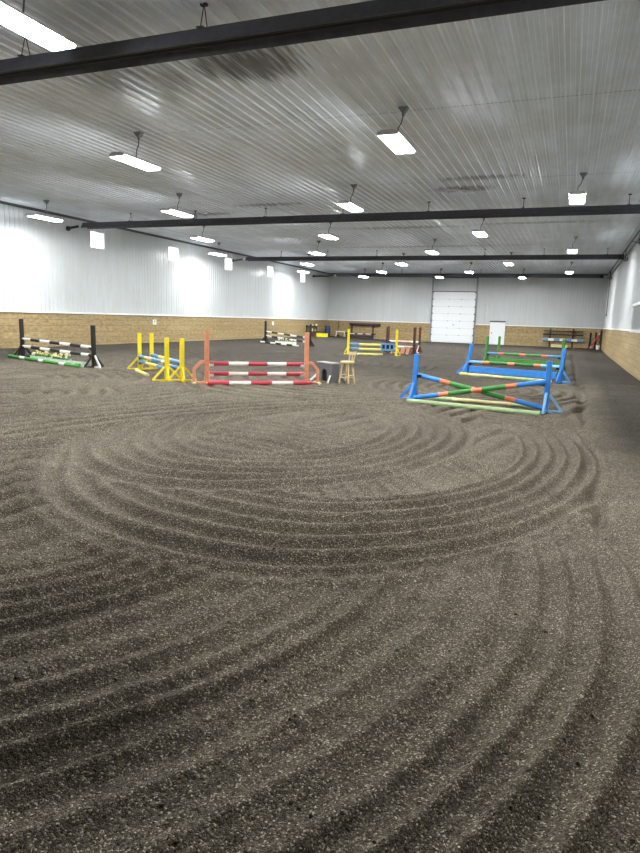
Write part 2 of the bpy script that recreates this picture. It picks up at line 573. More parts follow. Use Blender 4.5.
xs = graded(XL, XR, step_x)
ys = graded(YB, YF, step_y)
X, Y = np.meshgrid(xs, ys)
Hh, PK = footing(X, Y)
Z = Hh + macro(X, Y)
nx, ny = len(xs), len(ys)
print('floor grid', nx, ny, nx * ny)
co = np.stack([X.ravel(), Y.ravel(), Z.ravel()], 1).astype(np.float32)
i = np.arange(nx * ny).reshape(ny, nx)
quad = np.stack([i[:-1, :-1], i[:-1, 1:], i[1:, 1:], i[1:, :-1]], -1).reshape(-1, 4)
me = bpy.data.meshes.new('floor')
me.vertices.add(len(co)); me.vertices.foreach_set('co', co.ravel())
me.loops.add(quad.size); me.loops.foreach_set('vertex_index', quad.ravel().astype(np.int32))
me.polygons.add(len(quad)); me.polygons.foreach_set('loop_start', np.arange(0, quad.size, 4, dtype=np.int32))
me.polygons.foreach_set('use_smooth', np.ones(len(quad), dtype=bool))
at = me.attributes.new('packed', 'FLOAT', 'POINT')
at.data.foreach_set('value', PK.ravel().astype(np.float32))
me.update(calc_edges=True); me.validate()
me.materials.append(M['dirt'])
floor = bpy.data.objects.new('floor', me)
COL.objects.link(floor)
struct(floor)

# loose crumbs of dirt lying on the raked surface
N = 46000
u = RNG.random(N)
rr = 1.25 * (7.5 / 1.25) ** u
aa = RNG.uniform(-.66, 1.02, N)
cxs, cys = -np.sin(aa) * rr, np.cos(aa) * rr
ok = (cxs > -9) & (cxs < 1.9)
cxs, cys = cxs[ok], cys[ok]
N = len(cxs)
ch, cp = footing(cxs, cys)
cz = ch + macro(cxs, cys)
size = .0014 + .0030 * RNG.random(N) ** 3 + .008 * (RNG.random(N) > .995)
base = np.array([(1, 0, 0), (-.9, .1, 0), (0, 1, .1), (.1, -1, 0), (0, 0, .8), (0, 0, -.8)])
V = base[None] * (1 + RNG.uniform(-.35, .35, (N, 6, 3)))
ang = RNG.uniform(0, 2 * PI, N)
c_, s_ = np.cos(ang)[:, None], np.sin(ang)[:, None]
V = np.stack([V[..., 0] * c_ - V[..., 1] * s_, V[..., 0] * s_ + V[..., 1] * c_, V[..., 2]], -1) * size[:, None, None]
V[..., 0] += cxs[:, None]; V[..., 1] += cys[:, None]; V[..., 2] += (cz + size * .35)[:, None]
tri = np.array([(0, 2, 4), (2, 1, 4), (1, 3, 4), (3, 0, 4), (2, 0, 5), (1, 2, 5), (3, 1, 5), (0, 3, 5)])
T = (tri[None] + (np.arange(N) * 6)[:, None, None]).reshape(-1, 3)
me = bpy.data.meshes.new('dirt_crumbs')
me.vertices.add(N * 6); me.vertices.foreach_set('co', V.astype(np.float32).ravel())
me.loops.add(T.size); me.loops.foreach_set('vertex_index', T.ravel().astype(np.int32))
me.polygons.add(len(T)); me.polygons.foreach_set('loop_start', np.arange(0, T.size, 3, dtype=np.int32))
me.update(calc_edges=True); me.validate()
me.materials.append(M['clod'])
o = bpy.data.objects.new('dirt_crumbs', me)
COL.objects.link(o)
tag(o, 'loose crumbs of brown dirt scattered over the raked furrows up close', 'dirt', None, 'stuff')


# ------------------------------------------------------------------ the shell
def rib_profile(a, b, pitch=.229, top=.026, base=.052, depth=.02, minor=.004):
    """Points (position, depth) of ribbed cladding from a to b."""
    pts = [(a, 0.0)]
    k = math.ceil((a + base) / pitch)
    while k * pitch < b - base:
        p = k * pitch
        pts += [(p - base / 2, 0), (p - top / 2, depth), (p + top / 2, depth), (p + base / 2, 0)]
        for f in (1 / 3, 2 / 3):
            q = p + pitch * f
            if minor and q < b - base:
                pts += [(q - .012, 0), (q - .005, minor), (q + .005, minor), (q + .012, 0)]
        k += 1
    pts.append((b, 0.0))
    return pts


def cladding(name, prof, fn, z0, z1, holes, mat, kind_label=None):
    """Vertical ribbed sheet. fn(position, depth, z) gives the point; holes: (p0, p1, z0, z1)."""
    cuts = sorted({p for h in holes for p in h[:2]})
    pts = list(prof)
    for c in cuts:
        for j in range(len(pts) - 1):
            if pts[j][0] < c < pts[j + 1][0]:
                t = (c - pts[j][0]) / (pts[j + 1][0] - pts[j][0])
                pts.insert(j + 1, (c, pts[j][1] + t * (pts[j + 1][1] - pts[j][1])))
                break
    mb = MB()
    mi = mb._mi(mat)
    for (p, d), (q, e) in zip(pts[:-1], pts[1:]):
        mid = (p + q) / 2
        spans = [(z0, z1)]
        for h in holes:
            if h[0] < mid < h[1]:
                spans = [(z0, h[2]), (h[3], z1)]
        for a, c in spans:
            vs = [mb.bm.verts.new(fn(*t)) for t in ((p, d, a), (q, e, a), (q, e, c), (p, d, c))]
            f = mb.bm.faces.new(vs); f.material_index = mi
    return mb


WIN = [(23.1 + 5.93 * k, 24.05 + 5.93 * k, 4.47, 5.23) for k in range(5)]
ww = cladding('wall_left', rib_profile(YB, YF), lambda p, d, z: (XL + d, p, z), ZW - .02, ZC + .05, WIN, M['wall'])
struct(ww.build('wall_left', fix=False, smooth=False))
ww = cladding('wall_far', rib_profile(XL, XR), lambda p, d, z: (p, YF - d, z), -.3, ZC + .05, [], M['wall'])
struct(ww.build('wall_far', fix=False, smooth=False))
ww = cladding('wall_right', rib_profile(YB, YF), lambda p, d, z: (XR - d, p, z), ZW - .02, ZC + .05, [], M['wall'])
struct(ww.build('wall_right', fix=False, smooth=False))
ww = cladding('wall_back', rib_profile(XL, XR), lambda p, d, z: (p, YB + d, z), -.3, ZC + .05, [], M['wall'])
struct(ww.build('wall_back', fix=False, smooth=False))
cp_ = rib_profile(XL, XR, depth=.034, top=.012, base=.03, minor=.006)
mb = MB(); mi = mb._mi(M['ceiling'])
prev = None
yc = [YB + (YF - YB) * k / 10 for k in range(11)]
rows = [[mb.bm.verts.new((p, yy, ZC - d)) for p, d in cp_] for yy in yc]
for r0, r1 in zip(rows[:-1], rows[1:]):
    for j in range(len(cp_) - 1):
        f = mb.bm.faces.new([r0[j], r1[j], r1[j + 1], r0[j + 1]]); f.material_index = mi
struct(mb.build('ceiling', fix=False, smooth=False))

# timber kick wall and the white ledge on top of it
struct(MB().box((XL + .025, (YB + YF) / 2, ZW / 2 - .2), (.05, YF - YB, ZW + .4), M['timber_y']).build('baseboard_left'))
struct(MB().box((XR - .025, (YB + YF) / 2, ZW / 2 - .2), (.05, YF - YB, ZW + .4), M['timber_y']).build('baseboard_right'))
struct(MB().box(((XL + XR) / 2, YB + .025, ZW / 2 - .2), (XR - XL - .12, .05, ZW + .4), M['timber_x']).build('baseboard_back'))
DOOR = (-10.93, -7.45)
MAN = (-6.06, -5.02)
segs = [(XL + .06, DOOR[0] - .12), (DOOR[1] + .14, MAN[0] - .1), (MAN[1] + .1, XR - .06)]
mb = MB()
for a, c in segs:
    mb.box(((a + c) / 2, YF - .03, ZW / 2 - .2), (c - a, .06, ZW + .4), M['timber_x'])
struct(mb.build('baseboard_far'))
k = 1
for c, s in [((XL + .05, (YB + YF) / 2, ZW + .035), (.10, YF - YB, .07)), ((XR - .05, (YB + YF) / 2, ZW + .035), (.10, YF - YB, .07))] + \
            [(((a + c) / 2, YF - .05, ZW + .035), (c - a, .10, .07)) for a, c in segs]:
    struct(MB().box(c, s, M['trim']).build('trim_%d' % k)); k += 1
struct(MB().box((XL + .04, (YB + YF) / 2, ZC - .06), (.08, YF - YB, .10), M['darktrim']).build('trim_%d' % k)); k += 1
struct(MB().box(((XL + XR) / 2, YF - .04, ZC - .06), (XR - XL - .2, .08, .10), M['darktrim']).build('trim_%d' % k)); k += 1
# cross seams where the ceiling sheets lap
for yy in (12.6, 18.9, 27.2, 34.2, 41.2, 47.5):
    struct(MB().box(((XL + XR) / 2, yy, ZC - .001), (XR - XL - .2, .02, .004), M['groove']).build('trim_%d' % k)); k += 1

# windows, high in the left wall
for n, (y0, y1, z0, z1) in enumerate(WIN, 1):
    mb = MB()
    xo = XL - .16
    xi = XL + .035
    t = .045
    for c, s in (((xo + xi) / 2, y0 + t / 2, (z0 + z1) / 2), (xi - xo, t, z1 - z0)), (((xo + xi) / 2, y1 - t / 2, (z0 + z1) / 2), (xi - xo, t, z1 - z0)), \
                (((xo + xi) / 2, (y0 + y1) / 2, z0 + t / 2), (xi - xo, y1 - y0 - 2 * t, t)), (((xo + xi) / 2, (y0 + y1) / 2, z1 - t / 2), (xi - xo, y1 - y0 - 2 * t, t)):
        mb.box(c, s, M['trim'])
    w = mb.build('window_%d' % n)
    struct(w)
    mid = y0 + .68 * (y1 - y0)
    MB().box((XL - .08, mid, (z0 + z1) / 2), (.04, .04, z1 - z0 - 2 * t), M['trim']).build('window_mullion', w)
    MB().box((XL - .08, (y0 + y1) / 2, (z0 + z1) / 2), (.006, y1 - y0 - 2 * t, z1 - z0 - 2 * t), M['glass']).build('pane', w)

# overhead door in the far wall
dw, dz = DOOR[1] - DOOR[0], 4.14
yd = YF - .10
mb = MB()
ns = 7
for s in range(ns):
    z0 = .02 + dz * s / ns
    mb.box(((DOOR[0] + DOOR[1]) / 2, yd, z0 + dz / ns / 2), (dw, .05, dz / ns - .012), M['doorwhite'])
mb.box(((DOOR[0] + DOOR[1]) / 2, yd + .012, dz / 2 + .02), (dw - .02, .02, dz - .02), M['groove'])
door = mb.build('door_1', bevel=.004)
struct(door)
mb = MB()
for s in range(1, ns):
    for fx in (.37, .66):
        mb.tube([(DOOR[0] + dw * fx + .01 * s, yd - .025, .02 + dz * s / ns), (DOOR[0] + dw * fx + .01 * s, yd - .055, .02 + dz * s / ns)], .03, 8, M['black'])
mb.box((DOOR[0] + dw * .52, yd - .04, dz * .36), (.09, .03, .06), M['black'])
mb.build('door_hinge', door)
for side, xx in ((-1, DOOR[0] - .05), (1, DOOR[1] + .05)):
    mb = MB()
    mb.box((xx, yd - .03, 2.72), (.05, .08, 5.4), M['bare'])
    mb.box((xx + side * .04, yd + .03, 2.72), (.12, .04, 5.4), M['bare'])
    for s in range(ns + 1):
        mb.box((xx - side * .05, yd - .05, .06 + (dz - .06) * s / ns), (.10, .05, .07), M['black'])
    mb.build('door_track', door)
MB().box(((DOOR[0] + DOOR[1]) / 2, yd, dz + .06), (dw + .1, .06, .05), M['darktrim']).build('door_header', door)
mb = MB().tube([(DOOR[0] - .1, yd - .12, 5.32), (DOOR[1] + .1, yd - .12, 5.32)], .045, 10, M['darktrim'])
mb.build('spring_shaft', door)

# walk door
mb = MB().box(((MAN[0] + MAN[1]) / 2, YF - .06, .90), (MAN[1] - MAN[0] - .04, .05, 1.80), M['doorwhite'])
d2 = mb.build('door_2', bevel=.005)
struct(d2)
mb = MB()
mb.box((MAN[0] - .03, YF - .05, .90), (.09, .10, 1.86), M['trim']); mb.box((MAN[1] + .03, YF - .05, .90), (.09, .10, 1.86), M['trim'])
mb.build('door_frame', d2)
MB().box(((MAN[0] + MAN[1]) / 2, YF - .07, 1.86), (MAN[1] - MAN[0] + .2, .14, .10), M['darktrim']).build('door_header', d2)
MB().tube([(MAN[0] + .1, YF - .085, .92), (MAN[0] + .1, YF - .15, .92)], [.025, .04], 10, M['black']).build('door_knob', d2)

# mirror on the right wall
t = thing('wall_mirror', 'large white-framed mirror fixed low on the white right wall', 'mirror', (XR - .045, 26.2, 1.50))
mb = MB()
y0, y1, h = -3.2, 2.62, 1.12
fr = .10
for c, s in (((-.02, y0 + fr / 2, h / 2), (.05, fr, h)), ((-.02, y1 - fr / 2, h / 2), (.05, fr, h)),
             ((-.02, (y0 + y1) / 2, fr / 2), (.05, y1 - y0 - 2 * fr, fr)), ((-.02, (y0 + y1) / 2, h - fr / 2), (.05, y1 - y0 - 2 * fr, fr))):
    mb.box(c, s, M['trim'])
mb.build('mirror_frame', t)
mr = MB().box((-.005, (y0 + y1) / 2, h / 2), (.012, y1 - y0 - 2 * fr, h - 2 * fr), M['mirror']).build('mirror_glass', t)

# ------------------------------------------------------------------ ceiling lamps
LROWS = [
    (6.25, [-6.4], 'in front of the nearest black heater'),
    (12.3, [-9.45, -3.4], 'in the first row behind the nearest heater'),
    (18.6, [-18.4, -12.65, -6.5, -.15], 'just in front of the second black heater'),
    (25.0, [-15.7, -9.65, -3.5], 'in the first row behind the second heater'),
    (31.2, [-18.6, -12.65, -6.6, -.25], 'in the second row behind the second heater'),
    (37.4, [-15.8, -9.7, -3.55], 'in the first row behind the third heater'),
    (43.3, [-18.6, -12.65, -6.6, -.4], 'in the second row behind the third heater'),
    (48.1, [-15.5, -9.5, -3.55], 'hanging right before the far wall'),
]
ORD = {1: ['only one'], 2: ['left one of two', 'right one of two'], 3: ['nearest the windowed wall', 'middle of the three', 'nearest the right wall'],
       4: ['nearest the windowed wall', 'second from the windowed wall', 'third from the windowed wall', 'nearest the right wall']}
LW, LL, LZ = .36, 1.30, 4.98
lamp_meshes = None


def make_lamp():
    global lamp_meshes
    if lamp_meshes is None:
        p = MB()
        p.box((0, 0, LZ + .012), (LW, LL, .032), M['lens'])
        q = MB()
        q.prism([(-LW / 2 - .02, 0), (LW / 2 + .02, 0), (LW / 2 + .01, .03), (.12, .06), (-.12, .06), (-LW / 2 - .01, .03)], (0, -LL / 2 - .02, LZ + .029), (1, 0, 0), (0, 0, 1), (0, 1, 0), LL + .04, M['housing'])
        for s in (-1, 1):
            q.box((0, s * (LL / 2 + .01), LZ + .014), (LW + .03, .016, .036), M['housing'])
            q.box((s * (LW / 2 + .008), 0, LZ + .0), (.014, LL, .014), M['housing'])
        r = MB()
        z1 = ZC - .17
        pts = [(0, 0, LZ + .088), (.0, .03, LZ + .3), (.06, .02, z1 - .12), (.10, -.02, z1)]
        r.tube(pts, .012, 6, M['cord'])
        s_ = MB()
        s_.prism([(-.10, 0), (.10, 0), (.06, -.06), (.03, -.10), (-.03, -.10), (-.06, -.06)], (.10, -.08, ZC - .03), (1, 0, 0), (0, 0, 1), (0, 1, 0), .12, M['box'])
        s_.tube([(.10, -.02, ZC - .12), (.10, -.02, ZC - .185)], .03, 8, M['box'])
        h_ = MB()
        h_.tube([(0, -.35, LZ + .085), (0, 0, LZ + .12), (0, .35, LZ + .085)], .008, 6, M['cord'])
        lamp_meshes = [(n_, b_.build(n_)) for n_, b_ in (('lamp_housing', q), ('lamp_lens', p), ('cord', r), ('junction_box', s_), ('hanger_wire', h_))]
        return [o for n_, o in lamp_meshes]
    out = []
    for n_, o in lamp_meshes:
        c = o.copy(); COL.objects.link(c); out.append(c)
    return out


for yy, xsr, where in LROWS:
    for xi_, xx in enumerate(xsr):
        which = ORD[len(xsr)][xi_]
        if yy == 6.25:
            lab = 'long white LED lamp hanging in front of the nearest black heater'
        else:
            lab = 'white LED lamp ' + where + ', ' + which
        t = thing('hanging_lamp', lab, 'lamp', (xx, yy, 0), 0, 'white LED lamps hung from the ceiling')
        for c in make_lamp():
            c.parent = t
# the other lamps of these two rows, just out of the picture
A_ = LW * LL
for yy, xsr in ((6.25, [-18.5, -12.6, -.2]), (12.3, [-15.7])):
    for xx in xsr:
        ld = bpy.data.lights.new('overhead_lamp', 'AREA')
        ld.shape = 'RECTANGLE'; ld.size = LW; ld.size_y = LL
        ld.energy = LAMP * PI * A_
        ld.color = (.965, .985, 1.0)
        lo = bpy.data.objects.new('overhead_lamp', ld)
        lo.location = (xx, yy, LZ)
        COL.objects.link(lo)

# ------------------------------------------------------------------ tube heaters
HE = [(7.7, -19.4, 1.75, 'black tube heater spanning the ceiling closest overhead, largest of the four'),
      (21.73, -19.4, 2.0, 'second black tube heater from the front, its thin flue reaching the windowed wall'),
      (35.9, -19.3, 1.95, 'third black tube heater from the front, crossing below the ceiling'),
      (49.4, -18.2, 1.6, 'farthest black tube heater, running just in front of the far wall')]
for yy, x0, x1, lab in HE:
    t = thing('tube_heater', lab, 'heater', (0, yy, 0), 0, 'black tube heaters across the ceiling')
    zb = 5.10
    outer = [(-.21, 0), (-.20, -.012), (-.085, .20), (.085, .20), (.20, -.012), (.21, 0), (.095, .215), (-.095, .215)]
    mb = MB()
    mb.prism([(-.215, 0), (-.195, -.012), (-.08, .195), (.08, .195), (.195, -.012), (.215, 0), (.09, .215), (-.09, .215)], (x0, 0, zb), (0, 1, 0), (0, 0, 1), (1, 0, 0), x1 - x0, M['heater'])
    xk = x0 + 2.4
    while xk < x1:
        mb.box((xk, 0, zb + .222), (.10, .24, .012), M['heater'])
        xk += 3.05
    mb.build('reflector_hood', t)
    mb = MB()
    for s in (-1, 1):
        mb.tube([(x0 - .02, s * .045, zb + .085), (x1 + .02, s * .045, zb + .085)], .042, 10, M['tube'])
    mb.build('heater_tube', t)
    for xe_, nm in ((x0, 'flue'), (x1, 'burner_box')):
        mb = MB()
        if nm == 'flue':
            mb.tube([(x0 - .01, 0, zb + .09), (x0 - .25, 0, zb + .09), (x0 - .75, 0, zb + .03), (XL + .12, 0, zb + .01)], .05, 10, bands=[M['white'], M['chain'], M['chain']])
            mb.tube([(XL + .13, 0, zb + .01), (XL + .045, 0, zb + .01)], .10, 12, M['chain'])
        else:
            mb.box((x1 + .12, 0, zb + .10), (.24, .26, .24), M['tube'])
        mb.build(nm, t, bevel=.0 if nm == 'flue' else .01)
    xk = x0 + 2.4
    while xk < x1:
        mb = MB()
        mb.tube([(xk, -.09, zb + .225), (xk, .0, ZC - .02)], .007, 5, M['chain'])
        mb.tube([(xk, .09, zb + .225), (xk, .0, ZC - .02)], .007, 5, M['chain'])
        mb.box((xk, 0, ZC - .035), (.09, .05, .03), M['chain'])
        mb.build('hanger_chain', t)
        xk += 3.05

# pipes high on the right wall
t = thing('gas_pipe', 'upper dark pipe running along the top of the right wall', 'pipe', (XR - .16, 0, 5.47), 0, 'pipes on the right wall')
MB().tube([(0, 6, 0), (0, 51.2, 0)], .032, 8, M['chain']).build('pipe_run', t)
t = thing('gas_pipe', 'lower dark pipe with drop brackets along the top of right wall', 'pipe', (XR - .10, 0, 5.22), 0, 'pipes on the right wall')
MB().tube([(0, 6, 0), (0, 50.6, 0)], .028, 8, M['chain']).build('pipe_run', t)
for yy in (14, 21, 28, 34.9, 48.0):
    mb = MB()
    mb.tube([(-.06, yy, .25), (-.06, yy, -.34)], .018, 6, M['chain'])
    mb.tube([(-.30, yy, -.22), (.03, yy, -.30)], .016, 6, M['chain'])
    mb.tube([(.03, yy, -.30), (.03, yy, -.14)], .03, 6, M['chain'])
    mb.build('pipe_bracket', t)
t = thing('wall_conduit', 'thin dark vertical conduit dropping down the right wall near its far corner', 'pipe', (XR - .07, 49.6, 2.55))
MB().tube([(0, 0, 0), (0, 0, 2.95)], .022, 8, M['chain']).build('pipe_run', t)
MB().box((0, 0, -.03), (.08, .08, .12), M['chain']).build('conduit_end_box', t)

# torn strip hanging off the ceiling between the first two heaters
t = thing('ceiling_flap', 'pale torn strip bent down from the stained ceiling before the second heater', 'ceiling flap', (-3.3, 19.75, ZC - .03))
mb = MB()
mb.faces([(-.7, -.08, -.06), (-.2, -.1, -.08), (.35, -.02, -.14), (.62, .12, -.10), (.55, .22, -.06), (.2, .12, -.07), (-.3, .03, -.04), (-.72, .0, -.04),
          (-.7, -.08, -.05), (-.2, -.1, -.07), (.35, -.02, -.13), (.62, .12, -.09), (.55, .22, -.05), (.2, .12, -.06), (-.3, .03, -.03), (-.72, .0, -.03)],
         [(7, 6, 1, 0), (6, 5, 2, 1), (5, 4, 3, 2), (8, 9, 14, 15), (9, 10, 13, 14), (10, 11, 12, 13), (0, 1, 9, 8), (1, 2, 10, 9), (2, 3, 11, 10), (3, 4, 12, 11), (4, 5, 13, 12), (5, 6, 14, 13), (6, 7, 15, 14), (7, 0, 8, 15)], M['trim'])
mb.build('torn_strip', t)
MB().tube([(-.1, .0, -.05), (-.1, .0, .005)], .012, 6, M['chain']).build('screw_stud', t)


# ------------------------------------------------------------------ jump parts
def standard(label, xy, out, h, mat, group, feet, cups=(), w=.095, holes=False, tilt=0.0, footmat=None, strut_mats=None, cupmat='black', plate=True, name='jump_standard'):
    """A free-standing jump upright. Local +x looks away from the poles. feet: (angle, reach, strut height)."""
    x, y = xy
    t = thing(name, label, 'jump stand', (x, y, gz(x, y) + .004), out, group)
    fm = footmat or mat
    p = MB()
    top = Vector((tilt * h, 0, h))
    p.bar((0, 0, .0), top, w, w, mat, up=(0, 1, 0))
    p.build('post', t, bevel=.006)
    if holes:
        q = MB()
        nh = int(h / .075)
        for k_ in range(4, nh):
            z = k_ * .075
            for sx, sy in ((0, -1), (-1, 0)):
                c = Vector((tilt * z, 0, z))
                q.box(c + Vector((sx * (w / 2 + .001), sy * (w / 2 + .001), 0)), (.022 if sx == 0 else .004, .022 if sy == 0 else .004, .016), M['rackwood'])
        q.build('peg_holes', t)
    for n_, (a, L_, sh) in enumerate(feet):
        d = Vector((math.cos(a), math.sin(a), 0))
        m_ = strut_mats[n_] if strut_mats else fm
        MB().bar(d * (w / 2) + Vector((0, 0, .026)), d * L_ + Vector((0, 0, .026)), .06, .05, m_).build('foot', t, bevel=.004)
        if sh:
            MB().bar(d * (L_ - .015) + Vector((0, 0, .045)), d * (w / 2 + .005) + Vector((tilt * sh, 0, sh)), .045, .045, m_).build('brace', t, bevel=.004)
    for z in cups:
        q = MB()
        cx_ = -w / 2 - .05 + tilt * z
        q.box((-w / 2 - .008 + tilt * z, 0, z - .03), (.016, .07, .12), M[cupmat])
        q.prism([(-.05, .0), (-.035, -.045), (0, -.062), (.035, -.045), (.05, 0), (.058, 0), (.042, -.052), (0, -.072), (-.042, -.052), (-.058, 0)], (cx_ - .055, 0, z), (0, 1, 0), (0, 0, 1), (1, 0, 0), .10, M[cupmat])
        q.build('jump_cup', t)
    return t


def pole(label, p0, p1, bands, group, r=.048, name='jump_pole'):
    """Rounded jump pole from p0 to p1; bands: [(length share, material key)]."""
    p0, p1 = Vector(p0), Vector(p1)
    L_ = (p1 - p0).length
    mid = (p0 + p1) / 2
    d = (p1 - p0) / 2
    tot = sum(b_[0] for b_ in bands)
    pts, mats, rs = [-d], [], [r]
    acc = 0
    for s, k_ in bands:
        acc += s
        pts.append(-d + (p1 - p0) * (acc / tot)); mats.append(M[k_]); rs.append(r)
    # rounded ends
    e = d.normalized() * .012
    pts = [-d - e * 0] + [-d + e] + pts[1:-1] + [d - e] + [d]
    rs = [r * .8] + [r] * (len(pts) - 2) + [r * .8]
    mats = [mats[0]] + mats + [mats[-1]]
    mb = MB().tube(pts, rs, 14, None, mats)
    o = mb.build(name)
    o.location = mid
    return tag(o, label, 'jump pole', group)


def plank(label, p0, p1, hgt, mat, group=None, th=.035, name='jump_plank', bands=None, cat='jump plank'):
    p0, p1 = Vector(p0), Vector(p1)
    mid = (p0 + p1) / 2
    d = (p1 - p0) / 2
    mb = MB()
    if bands:
        tot = sum(b_[0] for b_ in bands); acc = 0
        for s, k_ in bands:
            a_, c_2 = -d + (p1 - p0) * (acc / tot), -d + (p1 - p0) * ((acc + s) / tot)
            mb.bar(a_, c_2, th, hgt, M[k_]); acc += s
    else:
        mb.bar(-d, d, th, hgt, M[mat])
    o = mb.build(name, bevel=.0 if bands else .005)
    o.location = mid
    return tag(o, label, cat, group)


def axis(a, c):
    return math.atan2(c[1] - a[1], c[0] - a[0])


def at_post(P, Q, s, z, off=0.0):
    """Point near post P on the way to Q: s metres along, off metres to the side, z up."""
    d = Vector((Q[0] - P[0], Q[1] - P[1], 0)).normalized()
    n_ = Vector((-d.y, d.x, 0))
    q = Vector((P[0], P[1], 0)) + d * s + n_ * off
    return Vector((q.x, q.y, z + gz(q.x, q.y)))


H90 = PI / 2
G_STD = 'jump stands set up around the arena'
G_POLE = 'striped jump poles'

# --- front blue cross-rail
A, B_ = (-2.97, 13.04), (-.31, 12.76)
ax = axis(A, B_)
gB = 'blue jump stands of the two right-hand jumps'
FB = lambda dn: [(0, .31, .34), (dn, .30, .38), (-dn, .24, .26)]
standard('left blue stand of the nearest crossed-pole jump', A, ax + PI, .98, M['blue'], gB, FB(H90), cups=(.56,), tilt=-.02, strut_mats=[M['blue'], M['blue'], M['blue']])
standard('right blue stand of the nearest crossed-pole jump', B_, ax, .99, M['blue'], gB, FB(-H90), cups=(.58,), tilt=.0, strut_mats=[M['ltblue'], M['ltblue'], M['blue']])
XB = [(1.3, 'blue'), (.5, 'bandorange'), (1.15, 'green'), (.5, 'bandorange'), (1.15, 'green'), (.5, 'bandorange'), (1.3, 'blue')]
gX = 'crossed poles of the nearest blue jump'
pole('blue, orange and green pole of the cross, its left end up in the cup', at_post(A, B_, .03, .56, .0), at_post(B_, A, .05, .085, -.0), XB, gX)
pole('blue, orange and green pole of the cross, its right end up in the cup', at_post(A, B_, .05, .075, -.115), at_post(B_, A, .03, .60, .06), XB, gX)
gG = 'ground poles under the blue jumps'
pole('faded green ground pole lying along the front of the crossed-pole jump', at_post(A, B_, .02, .045, -.46), at_post(B_, A, .0, .045, .62), [(1, 'palegreen')], gG, r=.05)
pole('pale green ground pole lying behind the crossed-pole jump', at_post(A, B_, .15, .055, .33), at_post(B_, A, .12, .055, -.30), [(1, 'palegreen'), (2, 'cream'), (1, 'palegreen')], gG, r=.046)

# --- second blue jump
A, B_ = (-3.05, 20.75), (-.16, 19.75)
ax = axis(A, B_)
standard('leaning left blue stand of the jump with the blue plank', A, ax + PI, 1.0, M['blue'], gB, FB(H90), cups=(.40,), tilt=-.15)
standard('right blue stand of the jump with the blue plank', B_, ax, 1.0, M['blue'], gB, FB(-H90), cups=(.44,), tilt=.06)
PB = [(1.3, 'ltblue'), (.55, 'bandorange'), (1.5, 'dkgreen'), (.55, 'bandorange'), (1.5, 'dkgreen'), (.55, 'bandorange'), (1.3, 'ltblue')]
pole('pale blue, orange and green pole above the blue plank', at_post(A, B_, .06, .43), at_post(B_, A, .06, .47), PB, G_POLE)
plank('bright blue plank hung below the pole of the second blue jump', at_post(A, B_, .10, .19), at_post(B_, A, .12, .21), .20, 'blue')
pole('cream and green ground pole lying in front of the blue plank', at_post(A, B_, .02, .055, -.42), at_post(B_, A, .10, .055, .40), [(1, 'paleyellow'), (3, 'cream'), (3, 'palegreen'), (1, 'paleyellow')], gG, r=.05)

# --- green jump behind it
A, B_ = (-3.08, 26.25), (-.18, 24.9)
ax = axis(A, B_)
gN = 'green jump stands'
FG = [(H90, .34, .32), (-H90, .34, .32)]
standard('green stand at the left end of the green plank', A, ax + PI, 1.16, M['green'], gN, FG, cups=(.46,), w=.09)
standard('green stand at the right end of the green plank', B_, ax, 1.18, M['green'], gN, FG, cups=(.50,), w=.09)
standard('green stand standing alone behind the green plank, in front of the walk door', (-2.72, 27.3), ax + PI, 1.15, M['green'], gN, FG, w=.08)
pole('blue, orange and green pole above the green plank', at_post(A, B_, .06, .49), at_post(B_, A, .06, .53), [(1.0, 'steelblue'), (.45, 'bandorange'), (1.3, 'green'), (.5, 'bandorange'), (1.3, 'green'), (.45, 'bandorange'), (1.0, 'steelblue')], G_POLE)
plank('green plank hung under the pole of the farthest right-hand jump', at_post(A, B_, .10, .19), at_post(B_, A, .12, .21), .26, 'green')

# --- red and white jump with orange wing stands
A, B_ = (-8.13, 13.15), (-6.16, 14.70)
ax = axis(A, B_)


def wing_stand(label, xy, out, h):
    x, y = xy
    t = thing('wing_stand', label, 'jump stand', (x, y, gz(x, y) + .004), out, 'orange wing stands')
    MB().bar((0, 0, 0), (0, 0, h), .10, .10, M['orange'], up=(0, 1, 0)).build('post', t, bevel=.006)
    pts = [(.05, 0, .53), (.15, 0, .53), (.31, 0, .35), (.31, 0, .02)]
    mb = MB()
    for a_, c_2 in zip(pts[:-1], pts[1:]):
        mb.bar(a_, c_2, .07, .07, M['orange'], up=(0, 1, 0))
    mb.build('wing_rail', t, bevel=.004)
    MB().bar((.05, 0, .03), (.36, 0, .03), .07, .05, M['orange']).build('base_rail', t, bevel=.004)
    for sx in (0.0, .31):
        MB().bar((sx, -.26, .028), (sx, .26, .028), .07, .045, M['cream' if sx else 'orange']).build('foot', t, bevel=.004)
    for z in (.495, .25):
        q = MB()
        q.box((-.058, 0, z - .03), (.016, .07, .12), M['white'])
        q.prism([(-.05, .0), (-.035, -.045), (0, -.062), (.035, -.045), (.05, 0), (.058, 0), (.042, -.052), (0, -.072), (-.042, -.052), (-.058, 0)], (-.16, 0, z), (0, 1, 0), (0, 0, 1), (1, 0, 0), .10, M['white'])
        q.build('jump_cup', t)
    return t


